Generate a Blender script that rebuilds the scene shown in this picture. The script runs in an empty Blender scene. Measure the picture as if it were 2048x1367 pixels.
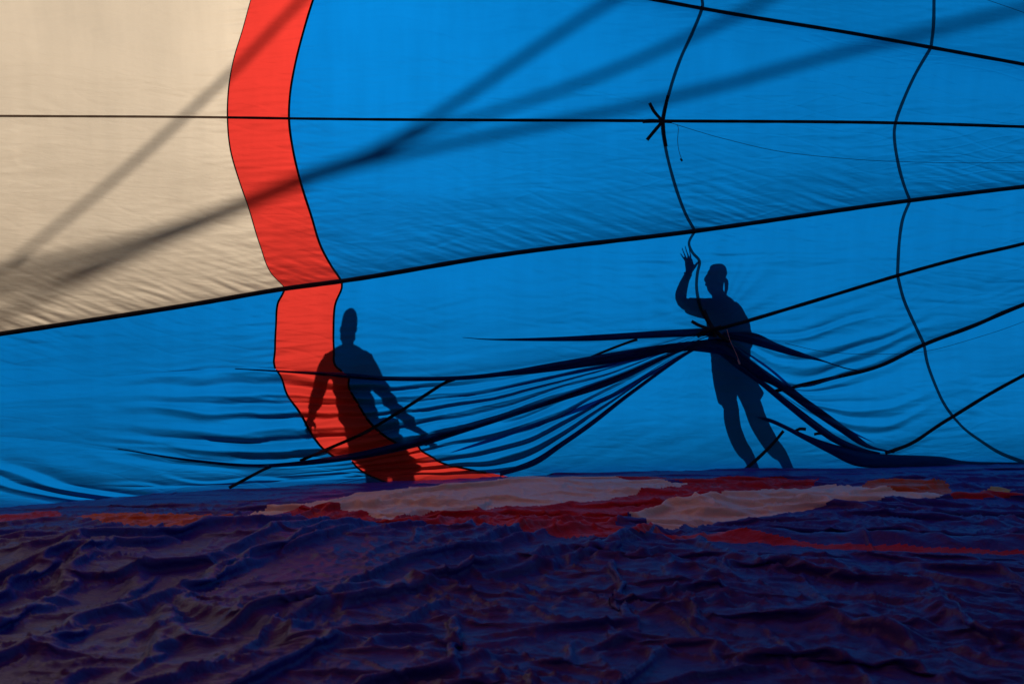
import bpy, bmesh, math, random
import numpy as np
from mathutils import Vector, noise as mnoise

# ------------------------------------------------------------------ camera, sky, sun, exposure
scene = bpy.context.scene
COL = scene.collection
FPX = 2048 * 35.0 / 36.0           # focal length in photo pixels
CAMZ = 1.0
cam_d = bpy.data.cameras.new("camera")
cam = bpy.data.objects.new("camera", cam_d)
COL.objects.link(cam)
cam.location = (0, 0, CAMZ)
cam.rotation_euler = (math.radians(90), 0, 0)
cam_d.lens = 35.0
cam_d.sensor_width = 36.0
cam_d.clip_start = 0.05
cam_d.clip_end = 3000
cam_d.dof.use_dof = True
cam_d.dof.focus_distance = 7.3
cam_d.dof.aperture_fstop = 4.0
scene.camera = cam

SUN_EL = math.radians(17.0)
SUN_AZ = math.radians(-8.0)       # seen from the camera: behind the fabric, a little to the left
SUN = np.array([math.sin(SUN_AZ) * math.cos(SUN_EL), math.cos(SUN_AZ) * math.cos(SUN_EL), math.sin(SUN_EL)])

world = bpy.data.worlds.new("World")
scene.world = world
world.use_nodes = True
wn = world.node_tree
wn.nodes.clear()
w_out = wn.nodes.new("ShaderNodeOutputWorld")
w_bg = wn.nodes.new("ShaderNodeBackground")
w_sky = wn.nodes.new("ShaderNodeTexSky")
w_sky.sky_type = 'NISHITA'
w_sky.sun_disc = False
w_sky.sun_elevation = SUN_EL
w_sky.sun_rotation = SUN_AZ
w_sky.air_density = 1.0
w_sky.dust_density = 0.1
w_sky.ozone_density = 5.0
w_bg.inputs["Strength"].default_value = 0.05
wn.links.new(w_sky.outputs[0], w_bg.inputs["Color"])
wn.links.new(w_bg.outputs[0], w_out.inputs["Surface"])

sun_d = bpy.data.lights.new("sun", 'SUN')
sun_d.energy = 5.0
sun_d.angle = math.radians(0.53)
sun_d.color = (1.0, 0.95, 0.88)
sun = bpy.data.objects.new("sun", sun_d)
COL.objects.link(sun)
sun.rotation_euler = Vector(SUN).to_track_quat('Z', 'Y').to_euler()
sun.location = Vector(SUN) * 60

vs = scene.view_settings
vs.view_transform = 'Standard'
vs.look = 'None'
vs.exposure = 0.54
vs.gamma = 1.0
vs.use_curve_mapping = False
scene.render.engine = 'CYCLES'
cy = scene.cycles
cy.use_denoising = True
cy.max_bounces = 12
cy.diffuse_bounces = 7
cy.glossy_bounces = 3
cy.transmission_bounces = 8
cy.caustics_reflective = False
cy.caustics_refractive = False

# ------------------------------------------------------------------ helpers: noise and curves
def _hash(ix, iy, seed):
    h = (ix.astype(np.int64) * 374761393 + iy.astype(np.int64) * 668265263 + seed * 974711) & 0x7fffffff
    h = ((h ^ (h >> 13)) * 1274126177) & 0x7fffffff
    h = h ^ (h >> 16)
    return (h & 0xffff) / 65535.0

def noise2(x, y, seed=0):
    """gradient noise, about -1..1"""
    x = np.asarray(x, float); y = np.asarray(y, float)
    x0 = np.floor(x); y0 = np.floor(y)
    fx = x - x0; fy = y - y0
    ux = fx * fx * fx * (fx * (fx * 6 - 15) + 10)
    uy = fy * fy * fy * (fy * (fy * 6 - 15) + 10)
    def g(dx, dy):
        a = _hash(x0 + dx, y0 + dy, seed) * 2 * np.pi
        return np.cos(a) * (fx - dx) + np.sin(a) * (fy - dy)
    a = g(0, 0) + ux * (g(1, 0) - g(0, 0))
    b = g(0, 1) + ux * (g(1, 1) - g(0, 1))
    return (a + uy * (b - a)) * 1.5

def sstep(a, b, x):
    t = np.clip((x - a) / (b - a), 0, 1)
    return t * t * (3 - 2 * t)

class Pchip:
    """smooth single-valued curve v(u) through points, straight beyond the ends"""
    def __init__(self, pts):
        p = np.array(sorted(pts), float)
        self.x, self.y = p[:, 0], p[:, 1]
        h = np.diff(self.x); d = np.diff(self.y) / h
        m = np.zeros(len(p))
        m[0], m[-1] = d[0], d[-1]
        m[1:-1] = (d[:-1] * h[1:] + d[1:] * h[:-1]) / (h[1:] + h[:-1])
        self.m = m
    def __call__(self, q):
        q = np.asarray(q, float)
        qc = np.clip(q, self.x[0], self.x[-1])
        i = np.clip(np.searchsorted(self.x, qc) - 1, 0, len(self.x) - 2)
        h = self.x[i + 1] - self.x[i]
        t = (qc - self.x[i]) / h
        r = ((1 + 2 * t) * (1 - t) ** 2 * self.y[i] + t * (1 - t) ** 2 * h * self.m[i]
             + t * t * (3 - 2 * t) * self.y[i + 1] + t * t * (t - 1) * h * self.m[i + 1])
        return r + np.where(q < self.x[0], (q - self.x[0]) * self.m[0], 0) + np.where(q > self.x[-1], (q - self.x[-1]) * self.m[-1], 0)

def smooth_line(pts, step=4.0):
    """Catmull-Rom polyline through 2-D or 3-D points, resampled about every `step`"""
    p = np.array(pts, float)
    if len(p) < 3:
        n = max(2, int(np.linalg.norm(p[-1] - p[0]) / step))
        t = np.linspace(0, 1, n)[:, None]
        return p[0] * (1 - t) + p[-1] * t
    out = []
    q = np.vstack([2 * p[0] - p[1], p, 2 * p[-1] - p[-2]])
    for i in range(1, len(q) - 2):
        n = max(2, int(np.linalg.norm(q[i + 1] - q[i]) / step))
        t = np.linspace(0, 1, n, endpoint=False)[:, None]
        a, b, c, d = q[i - 1], q[i], q[i + 1], q[i + 2]
        out.append(0.5 * (2 * b + (c - a) * t + (2 * a - 5 * b + 4 * c - d) * t ** 2 + (3 * b - a - 3 * c + d) * t ** 3))
    out.append(p[-1:])
    return np.vstack(out)

# ------------------------------------------------------------------ helpers: objects
def new_mesh(name, verts, faces, mat, parent=None, smooth=True):
    """verts (n,3) array; faces (m,k) array or list of lists"""
    me = bpy.data.meshes.new(name)
    verts = np.asarray(verts, np.float32)
    if isinstance(faces, np.ndarray):
        m, k = faces.shape
        me.vertices.add(len(verts)); me.vertices.foreach_set("co", verts.ravel())
        me.loops.add(m * k); me.loops.foreach_set("vertex_index", faces.astype(np.int32).ravel())
        me.polygons.add(m)
        me.polygons.foreach_set("loop_start", np.arange(0, m * k, k, dtype=np.int32))
        me.polygons.foreach_set("loop_total", np.full(m, k, np.int32))
        me.update(calc_edges=True)
    else:
        me.from_pydata([tuple(v) for v in verts], [], faces)
    if smooth:
        me.polygons.foreach_set("use_smooth", np.ones(len(me.polygons), bool))
    me.materials.append(mat)
    me.validate()
    o = bpy.data.objects.new(name, me)
    COL.objects.link(o)
    if parent is not None:
        o.parent = parent
    return o

def empty(name, loc, label, cat, group=None):
    o = bpy.data.objects.new(name, None)
    COL.objects.link(o)
    o.location = loc
    o["label"] = label; o["category"] = cat
    if group: o["group"] = group
    return o

def grid_faces(nr, nc):
    i = np.arange(nr * nc).reshape(nr, nc)
    return np.stack([i[:-1, :-1], i[1:, :-1], i[1:, 1:], i[:-1, 1:]], -1).reshape(-1, 4)

def tube(pts, rad, sides=8, closed_ends=True):
    pts = np.asarray(pts, float); n = len(pts)
    rad = np.broadcast_to(np.asarray(rad, float), (n,))
    tan = np.gradient(pts, axis=0); tan /= np.linalg.norm(tan, axis=1)[:, None] + 1e-9
    up = np.array([0.13, 0.31, 0.94])
    s = np.cross(tan, up); s /= np.linalg.norm(s, axis=1)[:, None] + 1e-9
    b = np.cross(s, tan)
    a = np.linspace(0, 2 * np.pi, sides, endpoint=False)
    v = (pts[:, None] + rad[:, None, None] * (np.cos(a)[None, :, None] * s[:, None] + np.sin(a)[None, :, None] * b[:, None])).reshape(-1, 3)
    f = []
    for i in range(n - 1):
        for k in range(sides):
            f.append([i * sides + k, i * sides + (k + 1) % sides, (i + 1) * sides + (k + 1) % sides, (i + 1) * sides + k])
    if closed_ends:
        f.append(list(range(sides))[::-1]); f.append([(n - 1) * sides + k for k in range(sides)])
    return v, f

# ------------------------------------------------------------------ materials
def mat_new(name):
    m = bpy.data.materials.new(name); m.use_nodes = True
    nt = m.node_tree; nt.nodes.clear()
    return m, nt

FWD, FWD_ROUGH, FWD_IOR = 0.035, 1.0, 1.35     # part of the light that keeps going roughly straight on
def fabric(name, through, face, mix=0.5, rough=0.42, spec=0.35, bump=1.0, mottle=0.10, fwd=FWD, sheen=0.0, slack=False):
    """thin coated nylon: part of the light goes through diffusely, part is thrown back"""
    m, nt = mat_new(name); N = nt.nodes.new; L = nt.links.new
    out = N("ShaderNodeOutputMaterial"); mx = N("ShaderNodeMixShader")
    tr = N("ShaderNodeBsdfTranslucent"); pr = N("ShaderNodeBsdfPrincipled")
    mx.inputs[0].default_value = mix
    rf = N("ShaderNodeBsdfRefraction"); rf.distribution = 'GGX'
    rf.inputs["Roughness"].default_value = FWD_ROUGH; rf.inputs["IOR"].default_value = FWD_IOR
    mt = N("ShaderNodeMixShader"); mt.inputs[0].default_value = fwd
    pr.inputs["Roughness"].default_value = rough
    pr.inputs["Specular IOR Level"].default_value = spec
    pr.inputs["Sheen Weight"].default_value = sheen; pr.inputs["Sheen Roughness"].default_value = 0.45
    tc = N("ShaderNodeTexCoord")
    n1 = N("ShaderNodeTexNoise"); n1.inputs["Scale"].default_value = 2.3; n1.inputs["Detail"].default_value = 5
    L(tc.outputs["Object"], n1.inputs["Vector"])
    mb = N("ShaderNodeMapping"); mb.inputs["Scale"].default_value = (5.0, 2.0, 0.35)
    L(tc.outputs["Object"], mb.inputs["Vector"])
    n3 = N("ShaderNodeTexNoise"); n3.inputs["Scale"].default_value = 2.2; n3.inputs["Detail"].default_value = 4
    L(mb.outputs[0], n3.inputs["Vector"])
    nb = N("ShaderNodeMath"); nb.operation = 'ADD'
    nh = N("ShaderNodeMath"); nh.operation = 'MULTIPLY_ADD'; nh.inputs[1].default_value = 0.8; nh.inputs[2].default_value = -0.4
    L(n3.outputs["Fac"], nh.inputs[0]); L(nh.outputs[0], nb.inputs[0]); L(n1.outputs["Fac"], nb.inputs[1])
    for col, bs in ((through, tr), (face, pr)):
        mc = N("ShaderNodeMix"); mc.data_type = 'RGBA'
        mc.inputs[6].default_value = tuple(c * (1 - mottle) for c in col) + (1,)
        mc.inputs[7].default_value = tuple(min(1, c * (1 + mottle)) for c in col) + (1,)
        L(nb.outputs[0], mc.inputs[0])
        L(mc.outputs[2], bs.inputs["Color"] if bs is tr else bs.inputs["Base Color"])
        if bs is tr: L(mc.outputs[2], rf.inputs["Color"])
    # crinkle: long thin creases, a fine crumple and the weave
    mp = N("ShaderNodeMapping"); mp.inputs["Scale"].default_value = (1.1, 1.1, 7.0)
    mp.inputs["Rotation"].default_value = (0, math.radians(7), 0)
    L(tc.outputs["Object"], mp.inputs["Vector"])
    c1 = N("ShaderNodeTexNoise"); c1.inputs["Scale"].default_value = 2.6; c1.inputs["Detail"].default_value = 6
    c1.inputs["Roughness"].default_value = 0.62; c1.inputs["Distortion"].default_value = 0.5
    L(mp.outputs[0], c1.inputs["Vector"])
    if slack:                          # loose cloth on the ground: rounder, deeper crumple
        mp.inputs["Scale"].default_value = (1.6, 2.6, 2.0); c1.inputs["Scale"].default_value = 3.4
    c2 = N("ShaderNodeTexNoise"); c2.inputs["Scale"].default_value = 26; c2.inputs["Detail"].default_value = 5
    L(tc.outputs["Object"], c2.inputs["Vector"])
    b1 = N("ShaderNodeBump"); b1.inputs["Strength"].default_value = 0.55 * bump; b1.inputs["Distance"].default_value = 0.045 if slack else 0.012
    b2 = N("ShaderNodeBump"); b2.inputs["Strength"].default_value = 0.25 * bump; b2.inputs["Distance"].default_value = 0.006
    L(c1.outputs["Fac"], b1.inputs["Height"]); L(c2.outputs["Fac"], b2.inputs["Height"])
    L(b1.outputs[0], b2.inputs["Normal"])
    L(b2.outputs[0], tr.inputs["Normal"]); L(b2.outputs[0], rf.inputs["Normal"]); L(tr.outputs[0], mt.inputs[1]); L(rf.outputs[0], mt.inputs[2]); L(b2.outputs[0], pr.inputs["Normal"])
    L(pr.outputs[0], mx.inputs[1]); L(mt.outputs[0], mx.inputs[2]); L(mx.outputs[0], out.inputs["Surface"])
    return m

def plain(name, col, rough=0.7, spec=0.3, var=0.15, scale=20, bump=0.2):
    m, nt = mat_new(name); N = nt.nodes.new; L = nt.links.new
    out = N("ShaderNodeOutputMaterial"); pr = N("ShaderNodeBsdfPrincipled")
    pr.inputs["Roughness"].default_value = rough; pr.inputs["Specular IOR Level"].default_value = spec
    tc = N("ShaderNodeTexCoord"); n1 = N("ShaderNodeTexNoise"); n1.inputs["Scale"].default_value = scale; n1.inputs["Detail"].default_value = 4
    L(tc.outputs["Object"], n1.inputs["Vector"])
    mc = N("ShaderNodeMix"); mc.data_type = 'RGBA'
    mc.inputs[6].default_value = tuple(c * (1 - var) for c in col) + (1,)
    mc.inputs[7].default_value = tuple(c * (1 + var) for c in col) + (1,)
    L(n1.outputs["Fac"], mc.inputs[0]); L(mc.outputs[2], pr.inputs["Base Color"])
    b = N("ShaderNodeBump"); b.inputs["Strength"].default_value = bump; b.inputs["Distance"].default_value = 0.01
    L(n1.outputs["Fac"], b.inputs["Height"]); L(b.outputs[0], pr.inputs["Normal"])
    L(pr.outputs[0], out.inputs["Surface"])
    return m

M = {}
M['blue'] = fabric("blue_nylon", (0.0010, 0.140, 0.425), (0.003, 0.035, 0.14), spec=0.12)
M['red'] = fabric("red_nylon", (0.56, 0.032, 0.022), (0.30, 0.012, 0.012), spec=0.12)
M['beige'] = fabric("beige_nylon", (0.54, 0.435, 0.315), (0.40, 0.33, 0.24), spec=0.12)
M['floor_blue'] = fabric("blue_nylon_slack", (0.0015, 0.11, 0.33), (0.046, 0.028, 0.28), mix=0.10, rough=0.36, spec=0.30, fwd=0, slack=True)
M['floor_red'] = fabric("red_nylon_slack", (0.6, 0.04, 0.025), (0.46, 0.015, 0.04), mix=0.12, fwd=0, spec=0.2, slack=True)
M['floor_orange'] = fabric("orange_nylon_slack", (0.7, 0.12, 0.03), (0.55, 0.09, 0.03), mix=0.12, fwd=0, spec=0.2, slack=True)
M['floor_beige'] = fabric("beige_nylon_slack", (0.6, 0.475, 0.33), (0.74, 0.62, 0.55), mix=0.12, fwd=0, spec=0.2, slack=True)
M['floor_yellow'] = fabric("yellow_nylon_slack", (0.6, 0.4, 0.1), (0.6, 0.36, 0.10), mix=0.12, fwd=0, spec=0.2, slack=True)
M['tape'] = plain("black_webbing", (0.006, 0.007, 0.012), rough=0.8, spec=0.2, scale=80)
M['seam'] = fabric("sewn_seam", (0.04, 0.40, 0.42), (0.008, 0.02, 0.04), mix=0.8, bump=0.3, fwd=0.0)
M['seam_dark'] = fabric("dark_sewn_seam", (0.008, 0.006, 0.008), (0.010, 0.008, 0.010), bump=0.3)
M['tape_beige'] = fabric("beige_seam_webbing", (0.42, 0.36, 0.33), (0.12, 0.09, 0.07), mix=0.8, bump=0.3, fwd=0.0)
M['cord'] = plain("thin_cord", (0.012, 0.012, 0.02), scale=60)
M['cord_pink'] = plain("thin_pale_cord", (0.35, 0.22, 0.22), scale=60)
M['rope'] = plain("rope", (0.22, 0.18, 0.13), rough=0.9, scale=50)
M['skin'] = plain("skin", (0.45, 0.27, 0.19), rough=0.55, scale=9, var=0.08)
M['hair'] = plain("hair", (0.03, 0.02, 0.015), rough=0.5, scale=60, var=0.4)
M['shirt'] = plain("shirt_cotton", (0.30, 0.31, 0.34), rough=0.9, scale=30)
M['shorts'] = plain("shorts_cotton", (0.10, 0.10, 0.09), rough=0.9, scale=30)
M['jacket'] = plain("jacket_cloth", (0.09, 0.10, 0.12), rough=0.85, scale=30)
M['trousers'] = plain("trouser_cloth", (0.06, 0.07, 0.10), rough=0.9, scale=30)
M['shoe'] = plain("shoe_leather", (0.05, 0.04, 0.035), rough=0.6, scale=30)
M['grass'] = plain("field_grass", (0.055, 0.075, 0.025), rough=0.95, scale=3, var=0.4, bump=0.6)

# ------------------------------------------------------------------ the far wall as a surface
# foot line of the wall on the ground, y over x, then its lean over height
_foot = Pchip([(-9, 1.2), (-7.2, 3.1), (-5.6, 4.55), (-4.2, 5.35), (-3.06, 5.95), (-2.36, 6.45), (-1.2, 6.95), (-0.09, 7.28), (0.67, 7.56), (1.84, 7.72), (2.7, 7.83), (4.15, 8.1), (5.5, 8.25), (8, 8.3), (14, 7.6)])
def lean(z):
    z = np.maximum(z, 0)
    return 0.26 * (1 - np.exp(-z / 0.22)) + 0.05 * z - 0.02 * np.maximum(z - 2.4, 0) ** 2
def wall_y(x, z):
    return _foot(x) + lean(z)

ROW = [
    Pchip([(-1100, -800), (0, -560), (700, -420), (1300, -300), (1862, -190), (2060, -150), (3000, 60)]),
    Pchip([(-1100, -410), (0, -215), (700, -105), (1290, -4), (1404, 17), (1520, 37), (1700, 66), (1862, 95), (2060, 131), (3000, 300)]),
    Pchip([(-1100, 226), (-10, 232), (455, 235), (580, 237), (1325, 242), (1790, 246), (2060, 254), (3000, 290)]),
    Pchip([(-1100, 840), (-10, 669), (150, 645), (400, 606), (570, 577), (683, 562), (1000, 510), (1390, 462), (1820, 401), (2060, 372), (3000, 290)]),
    Pchip([(-1100, 930), (0, 785), (300, 746), (500, 738), (700, 750), (770, 756), (900, 756), (1000, 748), (1150, 724), (1300, 694), (1390, 668), (1425, 657), (1500, 640), (1795, 551), (2060, 484), (3000, 260)]),
    Pchip([(-1100, 990), (0, 872), (236, 897), (380, 920), (532, 930), (700, 915), (836, 885), (928, 858), (1000, 838), (1100, 803), (1230, 755), (1362, 699), (1425, 674), (1497, 716), (1560, 764), (1590, 772), (1680, 752), (1760, 731), (1850, 688), (1950, 650), (2060, 604), (3000, 255)]),
    Pchip([(-1100, 1080), (0, 960), (300, 972), (460, 966), (700, 952), (900, 945), (1000, 940), (1066, 922), (1181, 846), (1263, 784), (1375, 705), (1425, 690), (1514, 757), (1573, 803), (1632, 850), (1728, 899), (1780, 902), (1830, 882), (1900, 836), (2060, 744), (3000, 300)]),
    Pchip([(-1100, 1180), (-300, 1060), (0, 1024), (150, 1007), (300, 994), (460, 982), (700, 972), (900, 964), (1000, 960), (1200, 948), (1500, 944), (1700, 942), (2048, 934), (3000, 920)]),
]
PXM = 7.4 / FPX                      # metres a photo pixel covers at the wall, about

def saw(p):
    """rounded, lopsided pleat, period 1"""
    a = 2 * np.pi * p
    return np.sin(a + 0.75 * np.sin(a))

def tri(p):
    """plain pleat: two even flanks, period 1"""
    return np.arcsin(0.96 * np.sin(2 * np.pi * p)) / 1.29

def wall_disp(u, v):
    """how far the fabric bellies outward (metres) at photo pixel (u, v)"""
    R = [r(u) for r in ROW]
    R = np.maximum.accumulate(np.stack(R), axis=0)
    i = np.clip((v[None] >= R).sum(0) - 1, 0, 6)
    ii = np.arange(u.size)
    i = i.ravel()
    Rf = R.reshape(8, -1)
    uf, vf = u.ravel(), v.ravel()
    top, bot = Rf[i, ii], Rf[i + 1, ii]
    h = np.maximum(bot - top, 1.0)
    s = np.clip((vf - top) / h, 0, 1)
    d = np.zeros(uf.size)
    def dbl(k, amp, lo, hi):
        H = (Rf[hi] - Rf[lo]) * PXM
        mid = (lo + hi) // 2
        sg = np.where(i < mid, 0.5 * s, 0.5 + 0.5 * s)
        return amp * H * (4 * sg * (1 - sg)) ** 0.75
    single = lambda amp, p=0.8: amp * h * PXM * (4 * s * (1 - s)) ** p
    wR = np.maximum(sstep(1440, 1640, uf), 1 - sstep(150, 560, uf))
    # gore 0 is the lower half of a wide one, 1+2 and 3+4 are halves with a quiet mid seam
    d = np.where(i == 0, 0.16 * h * PXM * (1 - s) ** 0.9 * (1 + s), d)
    d = np.where((i == 1) | (i == 2), dbl(2, 0.21, 1, 3), d)
    m34 = (i == 3) | (i == 4)
    d = np.where(m34, wR * (0.35 + 0.65 * sstep(300, 1400, uf)) * dbl(4, 0.11, 3, 5) + (1 - wR) * np.where(i == 3, single(0.13, 0.7), single(0.05)), d)
    d = np.where(i == 5, single(0.07) * sstep(150, 600, uf), d)
    d = np.where(i == 6, single(0.03), d)
    # --- gathers that fan out of the knot
    jit = 0.35 * noise2(uf / 260, s * 2.2 + i * 7.3, 3) + 0.16 * noise2(uf / 90, s * 5 + i * 3.1, 4)
    rnd = lambda k, sc: 0.55 + 0.45 * np.clip(noise2(uf / 420, s * sc + k, 5) * 1.6, -1, 1)
    g = sstep(150, 620, uf) * (1 - sstep(1405, 1428, uf))
    d += np.where(i == 4, g * 0.125 * h * PXM * tri(5.0 * s + jit) * (0.35 + 0.65 * rnd(1, 6)), 0)
    d += np.where(i == 4, g * (1 - sstep(900, 1150, uf)) * 0.013 * h * PXM * saw(13.0 * s + 2 * jit) * rnd(9, 12), 0)
    g5 = sstep(500, 800, uf) * (1 - sstep(1405, 1428, uf))
    d += np.where(i == 5, g5 * 0.14 * h * PXM * tri(4.0 * s + jit + .3) * (0.4 + 0.6 * rnd(2, 5)), 0)
    gr = sstep(1432, 1470, uf) * (1 - sstep(1640, 1900, uf))
    d += np.where(i == 4, gr * 0.075 * h * PXM * tri(5.5 * s + jit) * rnd(3, 5) * sstep(0, .5, s), 0)
    d += np.where(i == 5, gr * 0.085 * h * PXM * tri(4.5 * s + jit) * rnd(4, 5), 0)
    # slack swags low on the left
    gl = sstep(-400, 100, uf) * (1 - sstep(520, 1000, uf))
    gb = sstep(100, 420, uf) * (1 - sstep(800, 1000, uf))
    ang = vf - 0.20 * (uf - 200) + 0.0003 * (uf - 200) ** 2      # the swags sag to the right, then rise again
    d += np.where((i >= 3) & (i < 6), gb * 0.018 * sstep(720, 830, vf) * saw(ang / 31 + 1.3 * noise2(uf / 230, vf / 60, 8)) * (0.5 + 0.5 * np.clip(1.8 * noise2(uf / 200, vf / 45, 9), -1, 1)), 0)
    d += np.where(i >= 5, gl * 0.035 * sstep(885, 935, vf) * tri(ang / 44 + 1.0 * noise2(uf / 330, vf / 60, 18)) * (0.3 + 0.7 * np.clip(0.5 + 1.3 * noise2(uf / 260, ang / 60, 19), 0, 1)), 0)
    # --- creases everywhere: long, thin, nearly level
    r7 = (uf * 0.06 + vf)
    wx = 18 * noise2(uf / 150, vf / 90, 10)
    lump = (0.65 + 0.35 * sstep(380, 520, uf)) * (0.55 + 0.9 * np.clip(noise2(uf / 310, vf / 130, 15) + 0.25, 0, 1))
    d += lump * (0.0052 * noise2(uf / 210, (r7 + wx) / 21, 11) + 0.0026 * noise2(uf / 120, (r7 + wx) / 9, 12))
    r2 = vf - 0.16 * uf
    cr = np.abs(noise2((uf + 0.2 * vf) / 330, (r2 + wx) / 34, 13))
    d += -0.0042 * lump * np.exp(-(cr / 0.05) ** 2)
    r3 = vf + 0.10 * uf
    cr = np.abs(noise2((uf - 0.1 * vf) / 250, (r3 - wx) / 26, 14))
    d += 0.0036 * lump * np.exp(-(cr / 0.05) ** 2)
    d += sstep(0, .25, s) * sstep(0, .25, 1 - s) * 0.022 * (noise2(uf / 420, vf / 125, 16) + 0.5 * noise2((uf + vf) / 170, vf / 70, 17))
    # --- pucker along the load tapes and the cross seams
    for k, amp, up, dn in ((3, 0.042, 62, 34), (1, 0.009, 30, 30), (2, 0.006, 34, 34)):
        q = vf - Rf[k]
        fall = np.where(q < 0, np.exp(q / up), np.exp(-q / dn) * 0.55) * (1 - np.exp(-(q / 9) ** 2))
        a = 0.33 if k == 3 else 0.2
        along = uf * math.cos(a) + vf * math.sin(a); acr = -uf * math.sin(a) + vf * math.cos(a)
        d += amp * fall * (noise2(along / 95, acr / 13, 20 + k) + 0.5 * noise2(along / 60, acr / 7, 30 + k)) * (0.55 + 0.6 * noise2(uf / 170, vf * 0, 40 + k))
    q = vf - Rf[3]
    band = np.exp(-np.clip(q, 0, None) / 160) * (q > 0) * sstep(5, 30, q)
    d += band * 0.008 * noise2((uf + vf) / 240, (vf + 0.04 * uf + wx) / 12, 52)
    # streaks above the big fold
    q = Rf[4] - vf
    f4 = np.exp(-np.clip(q, 0, None) / 45) * (q > 0) * sstep(640, 800, uf) * (1 - sstep(1300, 1420, uf)) * sstep(0, 8, q)
    d += f4 * 0.018 * noise2(uf / 200, (vf + 0.11 * uf) / 15, 53)
    # tension lines off the hand and the head
    rr = np.hypot(uf - 1425, vf - 660)
    th = np.arctan2(vf - 660, uf - 1425)
    rad = np.exp(-((rr - 110) / 90) ** 2) * (vf < 664) * sstep(12, 60, rr)
    d += rad * 0.012 * noise2(th * 6.5, rr / 160, 60)
    hx, hy = uf - 1372, vf - 508
    hh = np.exp(-(hx / np.where(hx < 0, 170., 330.)) ** 2) * np.exp(-(hy / 30) ** 2)
    d += hh * 0.018 * noise2(uf / 260, (vf + 8 * noise2(uf / 90, vf / 30, 63)) / 11, 61) * sstep(6, 40, np.abs(hx))
    th2 = np.arctan2(vf - 700, uf - 1400); r2_ = np.hypot(uf - 1400, vf - 700)
    d += np.where(i == 6, sstep(1000, 1060, uf) * (1 - sstep(1520, 1600, uf)) * sstep(10, 60, r2_) * (0.007 * np.exp(-r2_ / 90) * noise2(th2 * 9, r2_ / 120, 64)
                  + 0.006 * noise2((uf + 1.6 * vf) / 190, (vf + 0.45 * uf) / 17, 65) * sstep(790, 900, vf)), 0)
    # seam pucker
    for S in (SEAM_U1, SEAM_U2, BAND_L, BAND_R):
        q = uf - S(vf)
        fall = np.exp(-np.abs(q) / 55) * (vf > -50) * (vf < 960)
        d += fall * (0.007 if S in (SEAM_U1, SEAM_U2) else 0.011) * noise2(uf / 90, (vf + 0.08 * uf) / 10, 71)
    # keep the foot on the ground
    d *= np.where(i == 6, 1 - 0.9 * s ** 3, 1)
    return d.reshape(u.shape)

def wall_pt(u, v, off=0.0, raw=False):
    """point of the far wall seen at photo pixel (u, v); off > 0 lies outside, < 0 inside"""
    u = np.asarray(u, float); v = np.asarray(v, float)
    dx = (u - 1024) / FPX; dz = (683.5 - v) / FPX
    dd = (0 if raw else wall_disp(u, v)) + off
    y = np.full(u.shape, 7.0)
    for _ in range(40):
        y = 0.5 * y + 0.5 * (wall_y(y * dx, CAMZ + y * dz) + dd)
    return np.stack([y * dx, y, CAMZ + y * dz], -1)

# cross seams and the red band, as u over v
_s1 = [(1404, -5), (1404, 17), (1385, 65), (1360, 120), (1340, 180), (1325, 242), (1332, 300), (1350, 370), (1370, 425), (1390, 462),
       (1378, 485), (1385, 505), (1399, 522), (1395, 545), (1393, 570), (1396, 595), (1405, 625), (1425, 657)]
_s2 = [(1868, -5), (1867, 50), (1862, 95), (1830, 150), (1805, 205), (1791, 246), (1789, 280), (1797, 330), (1808, 370), (1820, 401),
       (1805, 440), (1798, 490), (1795, 551), (1808, 600), (1830, 650), (1848, 688), (1856, 730), (1875, 780), (1890, 810), (1907, 834),
       (1930, 858), (1960, 880), (2000, 905), (2048, 924)]
_bl = [(540, -110), (503, -5), (485, 60), (467, 120), (457, 180), (455, 235), (461, 300), (478, 360), (497, 415), (520, 490), (545, 550), (569, 577),
       (557, 602), (552, 650), (550, 700), (551, 737), (559, 748), (575, 790), (600, 825), (625, 870), (650, 900), (677, 918)]
_br = [(672, -110), (628, -5), (605, 70), (590, 130), (580, 190), (578, 237), (586, 300), (600, 360), (622, 430), (645, 500), (668, 540), (683, 562),
       (670, 610), (667, 660), (668, 700), (674, 735), (697, 752), (697, 772), (715, 805), (745, 850), (775, 875), (806, 892)]
_fl = lambda L: Pchip([(b, a) for a, b in L])
SEAM_U1, SEAM_U2, BAND_L, BAND_R = _fl(_s1), _fl(_s2), _fl(_bl), _fl(_br)

# ------------------------------------------------------------------ ground outside
g_v = np.array([(-900, -900, -0.02), (900, -900, -0.02), (900, 1500, -0.02), (-900, 1500, -0.02)], float)
ground = new_mesh("ground", g_v, np.array([[0, 1, 2, 3]]), M['grass'], smooth=False)
ground["kind"] = "structure"

# ------------------------------------------------------------------ the balloon: far wall panels
balloon = empty("hot_air_balloon", (0, 0, 0), "huge half-inflated balloon envelope of blue, red and beige nylon seen from inside, backlit", "hot air balloon")

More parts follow.
